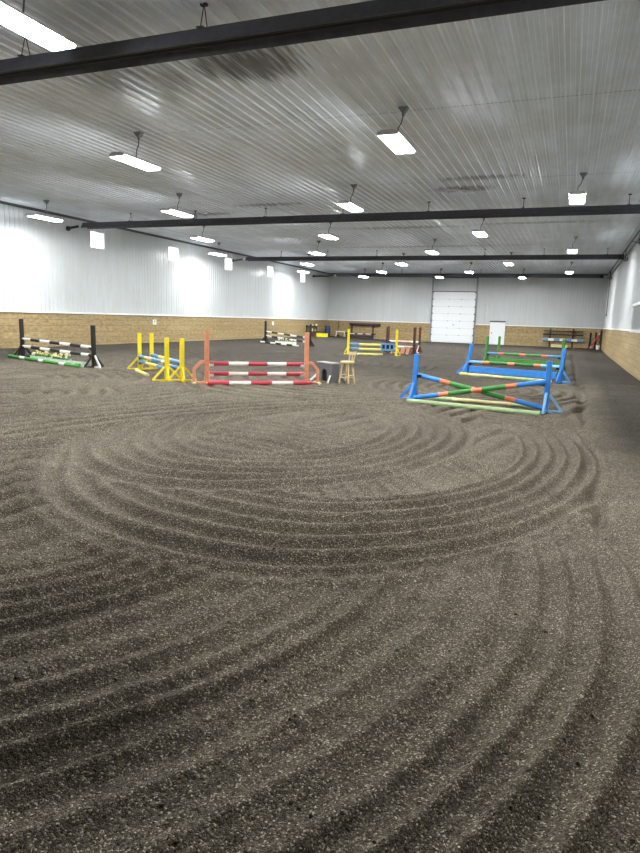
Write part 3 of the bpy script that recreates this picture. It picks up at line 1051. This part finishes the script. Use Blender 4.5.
wing_stand('salmon orange wing stand beside the yellow stands', A, ax + PI, 1.29)
wing_stand('salmon orange wing stand beside the grey block', B_, ax, 1.30)
RW = [(.97, 'red'), (1, 'white'), (1, 'red'), (1, 'white'), (.97, 'red')]
gR = 'red and white poles between the orange stands'
pole('upper red and white striped pole between the orange wing stands', at_post(A, B_, .06, .50), at_post(B_, A, .06, .50), RW, gR)
pole('middle red and white pole, hung above the ground poles between orange stands', at_post(A, B_, .06, .255), at_post(B_, A, .06, .255), RW, gR)
pole('red and white striped ground pole at the foot of the orange stands', at_post(A, B_, -.02, .055, -.34), at_post(B_, A, -.08, .055, .34), RW, gR, r=.05)
pole('plain red ground pole lying just behind the striped ground pole', at_post(A, B_, .05, .055, -.14), at_post(B_, A, .0, .055, .14), [(1, 'red')], gR, r=.05)

# --- yellow oxer on the left
A, B_, C_, D_ = (-11.70, 15.23), (-11.52, 15.56), (-9.21, 13.04), (-8.89, 13.22)
ax = axis(A, C_)
gY = 'yellow stands of the double jump on the left'
FY = [(H90, .36, .36), (-H90, .36, .36), (0, .20, .30)]
FYf = [(H90, .36, .36), (-H90, .36, .36), (0, .22, .36)]
standard('yellow stand at far left of the double yellow jump', A, ax + PI, 1.08, M['yellow'], gY, FY, cups=(.40, .26), w=.10, cupmat='block')
standard('far yellow stand, second from the left of the double yellow jump', B_, ax + PI, 1.08, M['yellow'], gY, FY, cups=(.44, .26), w=.10, cupmat='block')
standard('near yellow stand with peg holes, left of the front two', C_, ax, 1.07, M['yellow'], gY, FYf, cups=(.46, .31), w=.10, holes=True, cupmat='block')
standard('near yellow stand with peg holes, right of the front two by the orange stand', D_, ax, 1.07, M['yellow'], gY, FYf, cups=(.46, .31), w=.10, holes=True, cupmat='block')
YB_ = [(1.05, 'steelblue'), (1.5, 'paleyellow'), (1.05, 'steelblue')]
gYP = 'blue and yellow poles of the double yellow jump'
pole('upper blue and yellow pole on the camera side of the double yellow jump', at_post(A, C_, .06, .405), at_post(C_, A, .06, .465), [(.8, 'steelblue'), (1.0, 'cream'), (1.2, 'steelblue'), (.4, 'white')], gYP)
pole('lower blue and yellow pole on the camera side of the double yellow jump', at_post(A, C_, .06, .265), at_post(C_, A, .06, .315), YB_, gYP)
pole('upper blue and yellow pole on the far side of the double yellow jump', at_post(B_, D_, .06, .445), at_post(D_, B_, .06, .465), YB_, gYP)
pole('lower blue and yellow pole on the far side of the double yellow jump', at_post(B_, D_, .06, .265), at_post(D_, B_, .06, .315), YB_, gYP)
pole('short cream ground pole lying by the double yellow jump', (-11.36, 14.62, .05), (-10.25, 13.66, .05), [(1, 'cream'), (1.2, 'paleyellow'), (.6, 'cream')], None, r=.048)

# --- black and white jump by the left wall
A, B_ = (-16.85, 15.80), (-13.12, 14.92)
ax = axis(A, B_)
gK = 'black stands of the two black and white jumps'
FK = [(H90, .33, .36), (-H90, .33, .36), (0, .30, .36)]
standard('left black stand of the flower-box jump near the left wall', A, ax + PI, 1.25, M['black'], gK, FK, cups=(.60, .36), w=.105)
standard('right black stand of the flower-box jump, with one pale brace', B_, ax, 1.25, M['black'], gK, FK, cups=(.60, .36), w=.105, strut_mats=[M['black'], M['black'], M['white']])
BW = [(1, 'white'), (1.05, 'black'), (1.1, 'white'), (1.1, 'black'), (1.1, 'white'), (1.1, 'black'), (1.05, 'white')]
gKP = 'black and white poles of the jump near the left wall'
pole('upper black and white pole above the flower boxes', at_post(A, B_, .06, .605), at_post(B_, A, .06, .605), BW, gKP)
pole('lower black and white pole just above the flower boxes', at_post(A, B_, .06, .365), at_post(B_, A, .06, .365), BW[:-1] + [(.75, 'white'), (.3, 'black')], gKP)
pole('green ground pole with white bands lying before the flower boxes', at_post(A, B_, -.05, .055, -.46), at_post(B_, A, .05, .055, .46),
     [(1.1, 'green'), (.45, 'white'), (1.2, 'green'), (.4, 'white'), (1.3, 'green'), (.45, 'white'), (1.1, 'green')], None, r=.05)


def flower_box(label, p0, p1, mat, nfl, group, petals=('petalyellow', 'petalwhite'), slots=False, hb=.15):
    d = (Vector(p1) - Vector(p0)); L_ = d.length
    mid = (Vector(p0) + Vector(p1)) / 2
    t = thing('flower_box', label, 'flower box', (mid.x, mid.y, gz(mid.x, mid.y) + .004), math.atan2(d.y, d.x), group)
    mb = MB()
    w_, th_ = .26, .02
    mb.box((0, 0, th_ / 2), (L_, w_, th_), M[mat])
    for sy in (-1, 1):
        mb.box((0, sy * (w_ / 2 - th_ / 2), hb / 2 + th_ / 2), (L_, th_, hb - th_), M[mat])
    for sx in (-1, 1):
        mb.box((sx * (L_ / 2 - th_ / 2), 0, hb / 2 + th_ / 2), (th_, w_ - 2 * th_, hb - th_), M[mat])
    mb.build('trough', t)
    MB().box((0, 0, hb - .05), (L_ - .05, w_ - .05, .03), M['hole']).build('soil', t)
    if slots:
        mb = MB()
        for sx in (-.25, .25):
            mb.box((sx * L_, -w_ / 2 - .004, hb * .55), (L_ * .3, .012, hb * .35), M['dkgreen'])
        mb.build('slot_panel', t)
    for k_ in range(nfl):
        fx = -L_ / 2 + L_ * (k_ + .5) / nfl + random.uniform(-.05, .05)
        mb = MB()
        for q in range(7):
            a_ = random.uniform(0, 2 * PI); r_ = random.uniform(.02, .13)
            mb.blob((fx + math.cos(a_) * r_, math.sin(a_) * r_ * .7, hb + random.uniform(-.03, .05)), random.uniform(.035, .06), M['leaf'])
        f = mb.build('foliage', t)
        mb = MB()
        for q in range(8):
            a_ = random.uniform(0, 2 * PI); r_ = random.uniform(.0, .14)
            c = Vector((fx + math.cos(a_) * r_, math.sin(a_) * r_ * .7, hb + random.uniform(.05, .16)))
            mk = M[petals[(k_ + (q % 3 == 0)) % 2]]
            mb.blob(c, random.uniform(.028, .05), mk, jit=.35)
        mb.build('blossoms', f)
    return t


flower_box('mint flower box full of yellow and white blooms, left of two', at_post(A, B_, .85, 0, -.12), at_post(A, B_, 1.75, 0, -.12), 'mint', 4, 'flower boxes by the left wall')
flower_box('mint flower box with blooms, middle of the jump by the left wall', at_post(A, B_, 1.80, 0, -.12), at_post(A, B_, 2.70, 0, -.12), 'mint', 4, 'flower boxes by the left wall')
flower_box('low mint box with dark slots and no flowers, beside right black stand', at_post(A, B_, 2.78, 0, -.16), at_post(B_, A, .14, 0, .16), 'mint', 0, 'flower boxes by the left wall', slots=True, hb=.14)

# --- far black and white jump by the left wall
A, B_ = (-17.35, 34.8), (-14.25, 34.5)
ax = axis(A, B_)
standard('left black stand of the distant black and white jump', A, ax + PI, 1.30, M['black'], gK, FK, cups=(.66, .40), w=.11)
standard('right black stand of the distant black and white jump, behind the orange stand', B_, ax, 1.30, M['black'], gK, FK, cups=(.48, .22), w=.11)
gKF = 'black and white poles of the distant jump'
pole('upper pole of the distant black and white jump, sloping to the right', at_post(A, B_, .06, .665), at_post(B_, A, .06, .485), BW, gKF)
pole('lower pole of the distant black and white jump, above white boxes', at_post(A, B_, .06, .405), at_post(B_, A, .06, .225), BW, gKF)
pole('black and white ground pole of the distant black and white jump', at_post(A, B_, .0, .055, -.55), at_post(B_, A, .05, .055, 1.35), BW, gKF, r=.05)
flower_box('white box with green plants under the distant black and white jump', at_post(A, B_, 1.0, 0, -.35), at_post(A, B_, 2.4, 0, -.55), 'white', 5, None, petals=('petalwhite', 'leaf'), hb=.20)

# --- yellow and blue jump in the middle distance
A, B_ = (-9.80, 28.5), (-7.66, 29.35)
ax = axis(A, B_)
gY2 = 'yellow stands of the blue and yellow jump in the middle distance'
standard('left yellow stand of the blue and yellow jump beyond the stool', A, ax + PI, 1.19, M['yellow'], gY2, FY, cups=(.50, .28), w=.11, cupmat='block')
standard('right yellow stand of the blue and yellow jump, in front of brown stands', B_, ax, 1.24, M['yellow'], gY2, FYf, cups=(.50, .28), w=.11, cupmat='block')
YB2 = [(1.0, 'steelblue'), (2.6, 'paleyellow'), (1.2, 'steelblue')]
gYM = 'blue and yellow poles of the middle jump'
pole('upper blue and yellow pole of the jump beyond the stool', at_post(A, B_, .06, .505), at_post(B_, A, .06, .505), YB2, gYM, r=.055)
pole('lower blue and yellow pole of the jump beyond the stool', at_post(A, B_, .06, .285), at_post(B_, A, .06, .285), YB2, gYM, r=.055)
pole('pale yellow ground pole lying before the jump beyond the stool', at_post(A, B_, .42, .055, -.12), at_post(B_, A, .65, .055, .16), [(.3, 'white'), (3, 'paleyellow')], gYM, r=.05)
p0, p1 = at_post(B_, A, .75, 0, .10), at_post(B_, A, .10, 0, .10)
d = p1 - p0
mid = (p0 + p1) / 2
t = thing('jump_gate', 'small dusty blue gate with dark gaps beside the right yellow stand', 'jump gate', (mid.x, mid.y, .05), math.atan2(d.y, d.x))
for z in (.24, .51):
    MB().box((0, 0, z), (d.length, .03, .08), M['steelblue']).build('rail', t)
for sx in (-.5, -.17, .17, .5):
    MB().box((sx * (d.length - .06), 0, .375), (.07, .035, .19), M['steelblue']).build('picket', t)
MB().box((0, .015, .375), (d.length - .04, .01, .19), M['hole']).build('gap_shade', t)  # black sheet fills the open gaps, standing in for their shade
for sx in (-1, 1):
    MB().bar((sx * (d.length / 2 - .08), 0, .20), (sx * (d.length / 2 - .08), 0, -.03), .035, .035, M['block']).build('leg', t)
    MB().box((sx * (d.length / 2 - .08), 0, -.03), (.05, .30, .04), M['block']).build('foot', t)

# --- brown stands behind it
L1, R1, L2, R2 = (-8.75, 31.6), (-7.25, 31.3), (-9.05, 32.9), (-7.34, 32.9)
ax = axis(L1, R1)
gW = 'dark brown stands of the brick-coloured jump'
FW = [(H90, .34, .42), (-H90, .34, .42)]
standard('dark brown stand half hidden behind the right yellow stand', L1, ax + PI, 1.33, M['brown'], gW, FW, cups=(.36,), w=.10)
standard('dark brown stand left of the right yellow stand', L2, ax + PI, 1.36, M['brown'], gW, FW, cups=(.58,), w=.10)
standard('dark brown stand at the right end of the brick-coloured panel', R1, ax, 1.36, M['brown'], gW, FW, cups=(.36,), w=.11)
standard('rightmost dark brown stand, with pale-edged feet', R2, ax, 1.36, M['brown'], gW, FW, cups=(.58,), w=.10, strut_mats=[M['brown'], M['pink']])
gWP = 'faded pink poles between the brown stands'
pole('faded pink pole between the rear brown stands', at_post(L2, R2, .06, .585), at_post(R2, L2, .06, .585), [(1, 'white'), (2, 'pink'), (1, 'white')], gWP, r=.05)
pole('faded pink pole above the brick-coloured panel', at_post(L1, R1, .06, .365), at_post(R1, L1, .06, .365), [(1, 'pink'), (1, 'white'), (1, 'pink')], gWP, r=.05)
p0, p1 = at_post(L1, R1, .20, 0, -.02), at_post(R1, L1, .20, 0, .02)
d = p1 - p0
mid = (p0 + p1) / 2
t = thing('wall_panel_filler', 'low brick-coloured panel with dark uprights standing between brown stands', 'jump panel', (mid.x, mid.y, .004), math.atan2(d.y, d.x))
MB().box((0, 0, .15), (d.length, .06, .27), M['brick']).build('board', t, bevel=.006)
mb = MB()
for sx in (-.48, -.02, .25, .48):
    mb.bar((sx * d.length, -.04, .03), (sx * d.length + .06, -.04, .27), .05, .02, M['brown'], up=(0, 1, 0))
mb.build('batten', t)
for sx in (-1, 1):
    MB().box((sx * d.length * .4, -.02, .02), (.06, .34, .04), M['pink']).build('foot', t)

# --- grey block with arch and the stool
F_, L_p = Vector((-5.72, 15.25, 0)), Vector((-6.48, 16.02, 0))
d = (F_ - L_p); bl = .72
a_ = -.63
t = thing('arch_block', 'dark grey box filler with pale top and black arch beside the orange stand', 'jump filler', (-5.86, 15.47, .004), a_)
bw, bh, b0 = .23, .50, .04
# body: side outline with an arched opening on the long face
arch = [(-bl / 2, b0), (-.13, b0)]
arch += [(.0 + -.13 * math.cos(k_ * PI / 10), b0 + .19 + .13 * math.sin(k_ * PI / 10)) for k_ in range(11)]
arch += [(.13, b0), (bl / 2, b0), (bl / 2, bh), (-bl / 2, bh)]
mb = MB()
mb.prism(arch, (0, -bw / 2, 0), (1, 0, 0), (0, 0, 1), (0, 1, 0), bw, M['block'])
mb.build('body', t)
MB().box((.0, .0, .20), (.28, bw - .10, .32), M['hole']).build('arch_shade', t)  # black box stands in for the shade inside the arch opening
MB().box((0, 0, bh + .016), (bl + .03, bw + .03, .03), M['blocktop']).build('top', t, bevel=.008)
for sx in (-1, 1):
    for sy in (-1, 1):
        MB().bar((sx * (bl / 2 - .05), sy * (bw / 2 + .015), .20), (sx * (bl / 2 + .06), sy * (bw / 2 + .16), .02), .05, .035, M['white' if sy < 0 else 'block'], up=(0, 1, 0)).build('foot', t)

t = thing('bar_stool', 'pale wooden bar stool with a spindle back beside the grey block', 'stool', (-5.26, 15.29, .004), -.25)
MB().lathe((0, 0, 0), [(.16, .545), (.185, .555), (.19, .575), (.185, .592), (.15, .598), (.05, .594)], 20, M['wood']).build('seat', t)
for k_ in range(4):
    an = PI / 4 + k_ * H90
    MB().tube([(math.cos(an) * .21, math.sin(an) * .21, 0), (math.cos(an) * .195, math.sin(an) * .195, .10), (math.cos(an) * .16, math.sin(an) * .16, .32), (math.cos(an) * .12, math.sin(an) * .12, .552)], [.016, .021, .019, .022], 8, M['wood']).build('leg', t)
for z, kk in ((.18, 0), (.24, 1)):
    rr_ = .182
    for k_ in range(2):
        an = PI / 4 + (kk + 2 * k_) * H90
        bn = an + H90
        MB().tube([(math.cos(an) * rr_, math.sin(an) * rr_, z), (math.cos(bn) * rr_, math.sin(bn) * rr_, z)], .011, 7, M['wood']).build('stretcher', t)
for k_ in range(4):
    an = -.75 + k_ * .5
    MB().tube([(math.cos(an) * .155, math.sin(an) * .155, .588), (math.cos(an) * .20, math.sin(an) * .20, .80)], .012, 7, M['wood']).build('spindle', t)
pts = [(math.cos(-.95 + k_ * .19) * .205, math.sin(-.95 + k_ * .19) * .205, .81) for k_ in range(11)]
mb = MB()
for p_, q_ in zip(pts[:-1], pts[1:]):
    mb.bar(p_, q_, .024, .075, M['wood'])
mb.build('back_rail', t)

# ------------------------------------------------------------------ along the far wall
def wall_rack(label, xa, xb, y, h, arms):
    t = thing('pole_rack', label, 'rack', (0, y, 0), 0, 'pole racks on the far wall')
    for xx in (xa, xb):
        u_ = MB().box((xx, .0, h / 2), (.10, .09, h), M['rackwood']).build('upright', t, bevel=.005)
        for z in arms:
            MB().box((xx, -.15, z), (.07, .24, .05), M['rackwood']).build('rack_arm', u_)
    return t


ry = YF - .115
wall_rack('dark pole rack on the far wall right of the walk door', -1.45, .22, ry, 1.46, (1.185, .90, .46))
gRR = 'poles and planks on the right rack'
pole('thin black pole on the top arms of the right-hand rack', (-1.95, ry - .15, 1.25), (.95, ry - .15, 1.25), [(1, 'black')], gRR, r=.04)
plank('black plank on the middle arms of the right-hand rack', (-2.0, ry - .16, .985), (.98, ry - .16, .985), .11, 'black', gRR, th=.05)
plank('blue and white striped plank on the lowest arms of the right-hand rack', (-2.0, ry - .17, .585), (1.0, ry - .17, .585), .19, None, gRR, th=.06,
      bands=[(.55, 'steelblue'), (.5, 'white'), (.55, 'steelblue'), (.5, 'white'), (.6, 'steelblue'), (.5, 'white'), (.55, 'steelblue')])
t = thing('storage_crate', 'low cream wooden crate on the ground under the right-hand rack', 'crate', (-.70, ry - .35, gz(-.7, ry) - .0))
mb = MB()
for z in (.05, .17):
    mb.box((0, -.19, z), (1.2, .02, .10), M['cream']); mb.box((0, .19, z), (1.2, .02, .10), M['cream'])
    for sx in (-1, 1):
        mb.box((sx * .59, 0, z), (.02, .36, .10), M['cream'])
mb.build('slats', t)
MB().box((0, 0, .012), (1.16, .36, .02), M['cream']).build('base_board', t)

wall_rack('dark pole rack on the far wall left of the overhead door', -18.0, -16.05, ry, 1.22, (1.135, .36, .085))
gRL = 'poles and planks on the left rack'
o = MB().tube([(-1.42, 0, 0), (-1.40, 0, 0), (1.40, 0, 0), (1.42, 0, 0)], [.09, .115, .115, .09], 14, M['plum']).build('rolled_mat')
o.location = (-16.78, ry - .15, 1.278)
tag(o, 'long dark rolled mat on the top arms of the left-hand rack', 'rolled mat', gRL)
pole('black and white pole on the middle arms of the left-hand rack', (-18.6, ry - .15, .435), (-15.75, ry - .15, .435), [(1, 'black'), (1, 'white'), (.6, 'black'), (1, 'white'), (.6, 'black'), (1, 'white'), (1, 'black')], gRL)
plank('dark plum plank on the lowest arms of the left-hand rack', (-18.55, ry - .16, .215), (-16.05, ry - .16, .215), .20, 'plum', gRL, th=.06)

# shelf and clutter in the far left corner
t = thing('wall_shelf', 'dark two-board shelf on the left wall by the far corner', 'shelf', (XL + .06, 49.3, 0))
for z in (1.02, .55):
    MB().box((.19, 0, z), (.36, 2.6, .045), M['rackwood']).build('shelf_board', t, bevel=.005)
for yy in (-1.1, 1.1):
    MB().box((.03, yy, .80), (.05, .08, .60), M['rackwood']).build('shelf_bracket', t)
gS = 'bottles and tubs on the wall shelf'
for k_, (yy, z, hh, rr_, mk, lab) in enumerate([(48.4, 1.045, .16, .07, 'white', 'white tub on the upper wall shelf, nearest the camera'),
                                              (49.0, 1.045, .13, .09, 'cream', 'squat cream tub on the upper wall shelf'),
                                              (49.9, 1.045, .17, .08, 'white', 'white tub on the upper wall shelf, nearest the far corner'),
                                              (48.9, .575, .27, .09, 'white', 'tall white jug on the lower wall shelf'),
                                              (49.7, .575, .20, .08, 'cream', 'cream jug on the lower wall shelf')]):
    t = thing('supply_tub', lab, 'tub', (XL + .27, yy, z), 0, gS)
    MB().lathe((0, 0, 0), [(rr_ * .9, 0), (rr_, .02), (rr_, hh * .75), (rr_ * .55, hh * .9)], 14, M[mk]).build('body', t)
    MB().lathe((0, 0, hh * .9), [(rr_ * .58, 0), (rr_ * .58, hh * .12)], 12, M['block']).build('lid', t)
t = thing('storage_box', 'yellow storage box on the ground below the wall shelf', 'box', (-19.1, 48.7, gz(-19.1, 48.7)), .55)
MB().box((0, 0, .13), (.95, .42, .26), M['yellow']).build('box_body', t, bevel=.01)
MB().box((0, 0, .285), (1.0, .46, .05), M['yellow']).build('lid', t, bevel=.01)
t = thing('plastic_barrel', 'navy blue barrel standing in the far left corner', 'barrel', (-19.72, 51.6, gz(-19.7, 51.6)))
MB().lathe((0, 0, 0), [(.20, 0), (.24, .03), (.25, .28), (.262, .30), (.25, .32), (.25, .60), (.262, .62), (.25, .64), (.23, .88), (.20, .90)], 20, M['barrel']).build('body', t)
MB().lathe((.10, 0, .90), [(.035, 0), (.035, .03)], 10, M['black']).build('bung', t)
t = thing('stable_broom', 'dark long-handled broom leaning on the far wall beside the navy barrel', 'broom', (-19.25, 53.0, gz(-19.2, 53)))
MB().tube([(0, -.12, .10), (0, .17, 1.35)], .022, 8, M['rackwood']).build('handle', t)
MB().box((0, -.12, .06), (.40, .09, .11), M['black']).build('brush_head', t, bevel=.01)
t = thing('saw_horse', 'small white trestle standing on the dirt beside the navy barrel', 'trestle', (-18.75, 52.3, gz(-18.75, 52.3)), .1)
MB().box((0, 0, .44), (.85, .08, .07), M['white']).build('beam', t, bevel=.004)
for sx in (-1, 1):
    for sy in (-1, 1):
        MB().bar((sx * .34, sy * .03, .42), (sx * .40, sy * .22, .0), .06, .04, M['white'], up=(1, 0, 0)).build('leg', t)

# clutter in the far right corner
gC = 'posts leaning in the far right corner'
for xx, hh, lab in ((1.48, 1.22, 'black spare stand in the right corner, left of the red pole'), (1.86, 1.26, 'black spare stand in the right corner, just behind the red pole')):
    t = thing('spare_stand', lab, 'jump stand', (xx, 52.6, gz(xx, 52.6)), .2, gC)
    MB().box((0, 0, hh / 2), (.13, .12, hh), M['black']).build('post', t, bevel=.006)
    MB().box((0, 0, .03), (.12, .60, .06), M['black']).build('foot', t, bevel=.004)
    MB().bar((0, -.28, .06), (0, -.05, .40), .05, .05, M['black'], up=(1, 0, 0)).build('brace', t)
o = pole('faded red pole leaning in the far right corner', (1.50, 52.0, .05), (2.14, 52.35, 1.22), [(1, 'pink'), (5, 'red'), (1, 'pink')], None, r=.055)
t = thing('lead_rope_bundle', 'dark bundle of straps hanging on a post in the right corner', 'strap bundle', (2.17, 52.2, gz(2.1, 52.2)))
MB().box((.06, .0, .72), (.10, .10, 1.44), M['rackwood']).build('post', t, bevel=.005)
mb = MB()
for k_ in range(7):
    mb.blob((.02 + random.uniform(-.05, .02), random.uniform(-.10, -.05), .45 + k_ * .15), random.uniform(.07, .11), M['black'] if k_ % 3 else M['rackwood'], jit=.3)
mb.build('strap_coils', t)
t = thing('feed_bucket', 'small white bucket at the foot of the right corner', 'bucket', (2.02, 51.5, gz(2.0, 51.5)))
MB().lathe((0, 0, 0), [(.11, 0), (.14, .28), (.15, .29), (.15, .31), (.125, .30), (.10, .05)], 18, M['white']).build('pail', t)
MB().tube([(-.15, 0, .29), (-.12, 0, .38), (0, 0, .43), (.12, 0, .38), (.15, 0, .29)], .008, 6, M['bare']).build('handle', t)

# letter plates on the left wall
for yy, zz, lab, ch_ in ((27.7, 1.21, 'small square white letter plate on left kick wall behind the yellow stands', 'P'),
                         (41.9, 1.20, 'small white plate on the left kick wall above the distant jump', '')):
    t = thing('letter_plate', lab, 'sign', (XL + .058, yy, zz))
    MB().box((0, 0, 0), (.012, .30, .26), M['white']).build('plate', t, bevel=.003)
    if ch_:
        cu = bpy.data.curves.new('lettering', 'FONT')
        cu.body = ch_; cu.size = .24; cu.align_x = 'CENTER'; cu.align_y = 'CENTER'; cu.extrude = .002
        cu.materials.append(M['letter'])
        tmp = bpy.data.objects.new('lettering_source', cu); COL.objects.link(tmp)
        lm = bpy.data.meshes.new_from_object(tmp.evaluated_get(bpy.context.evaluated_depsgraph_get()))
        bpy.data.objects.remove(tmp)
        lo = bpy.data.objects.new('lettering', lm); COL.objects.link(lo)
        lo.parent = t; lo.location = (.009, 0, 0); lo.rotation_euler = (H90, 0, H90)

# ------------------------------------------------------------------ daylight outside the small windows
w = bpy.data.worlds.new('overcast_sky')
scene.world = w
w.use_nodes = True
bg = w.node_tree.nodes['Background']
bg.inputs['Color'].default_value = (.93, .97, 1.0, 1)
bg.inputs['Strength'].default_value = 5.0

# ------------------------------------------------------------------ camera
f, pitch, roll, yaw = 625.04, .171, .031, .372
cy_, sy_, cp2, sp2 = math.cos(yaw), math.sin(yaw), math.cos(pitch), math.sin(pitch)
Fv = Vector((-sy_ * cp2, cy_ * cp2, -sp2)); Rv = Vector((cy_, sy_, 0)); Uv = Rv.cross(Fv)
R2 = Rv * math.cos(roll) + Uv * math.sin(roll)
U2 = -Rv * math.sin(roll) + Uv * math.cos(roll)
cam = bpy.data.cameras.new('camera')
cam.sensor_fit = 'VERTICAL'
cam.sensor_height = 36.0
cam.lens = f / 853.0 * 36.0
cam.clip_start = .05; cam.clip_end = 300
co_ = bpy.data.objects.new('camera', cam)
COL.objects.link(co_)
mt = Matrix((R2, U2, -Fv)).transposed().to_4x4()
mt.translation = Vector((0, 0, 1.66))
co_.matrix_world = mt
scene.camera = co_

vs_ = scene.view_settings
vs_.view_transform = 'Standard'
vs_.look = 'None'
vs_.gamma = 1.0
vs_.exposure = 0.90
vs_.use_curve_mapping = False
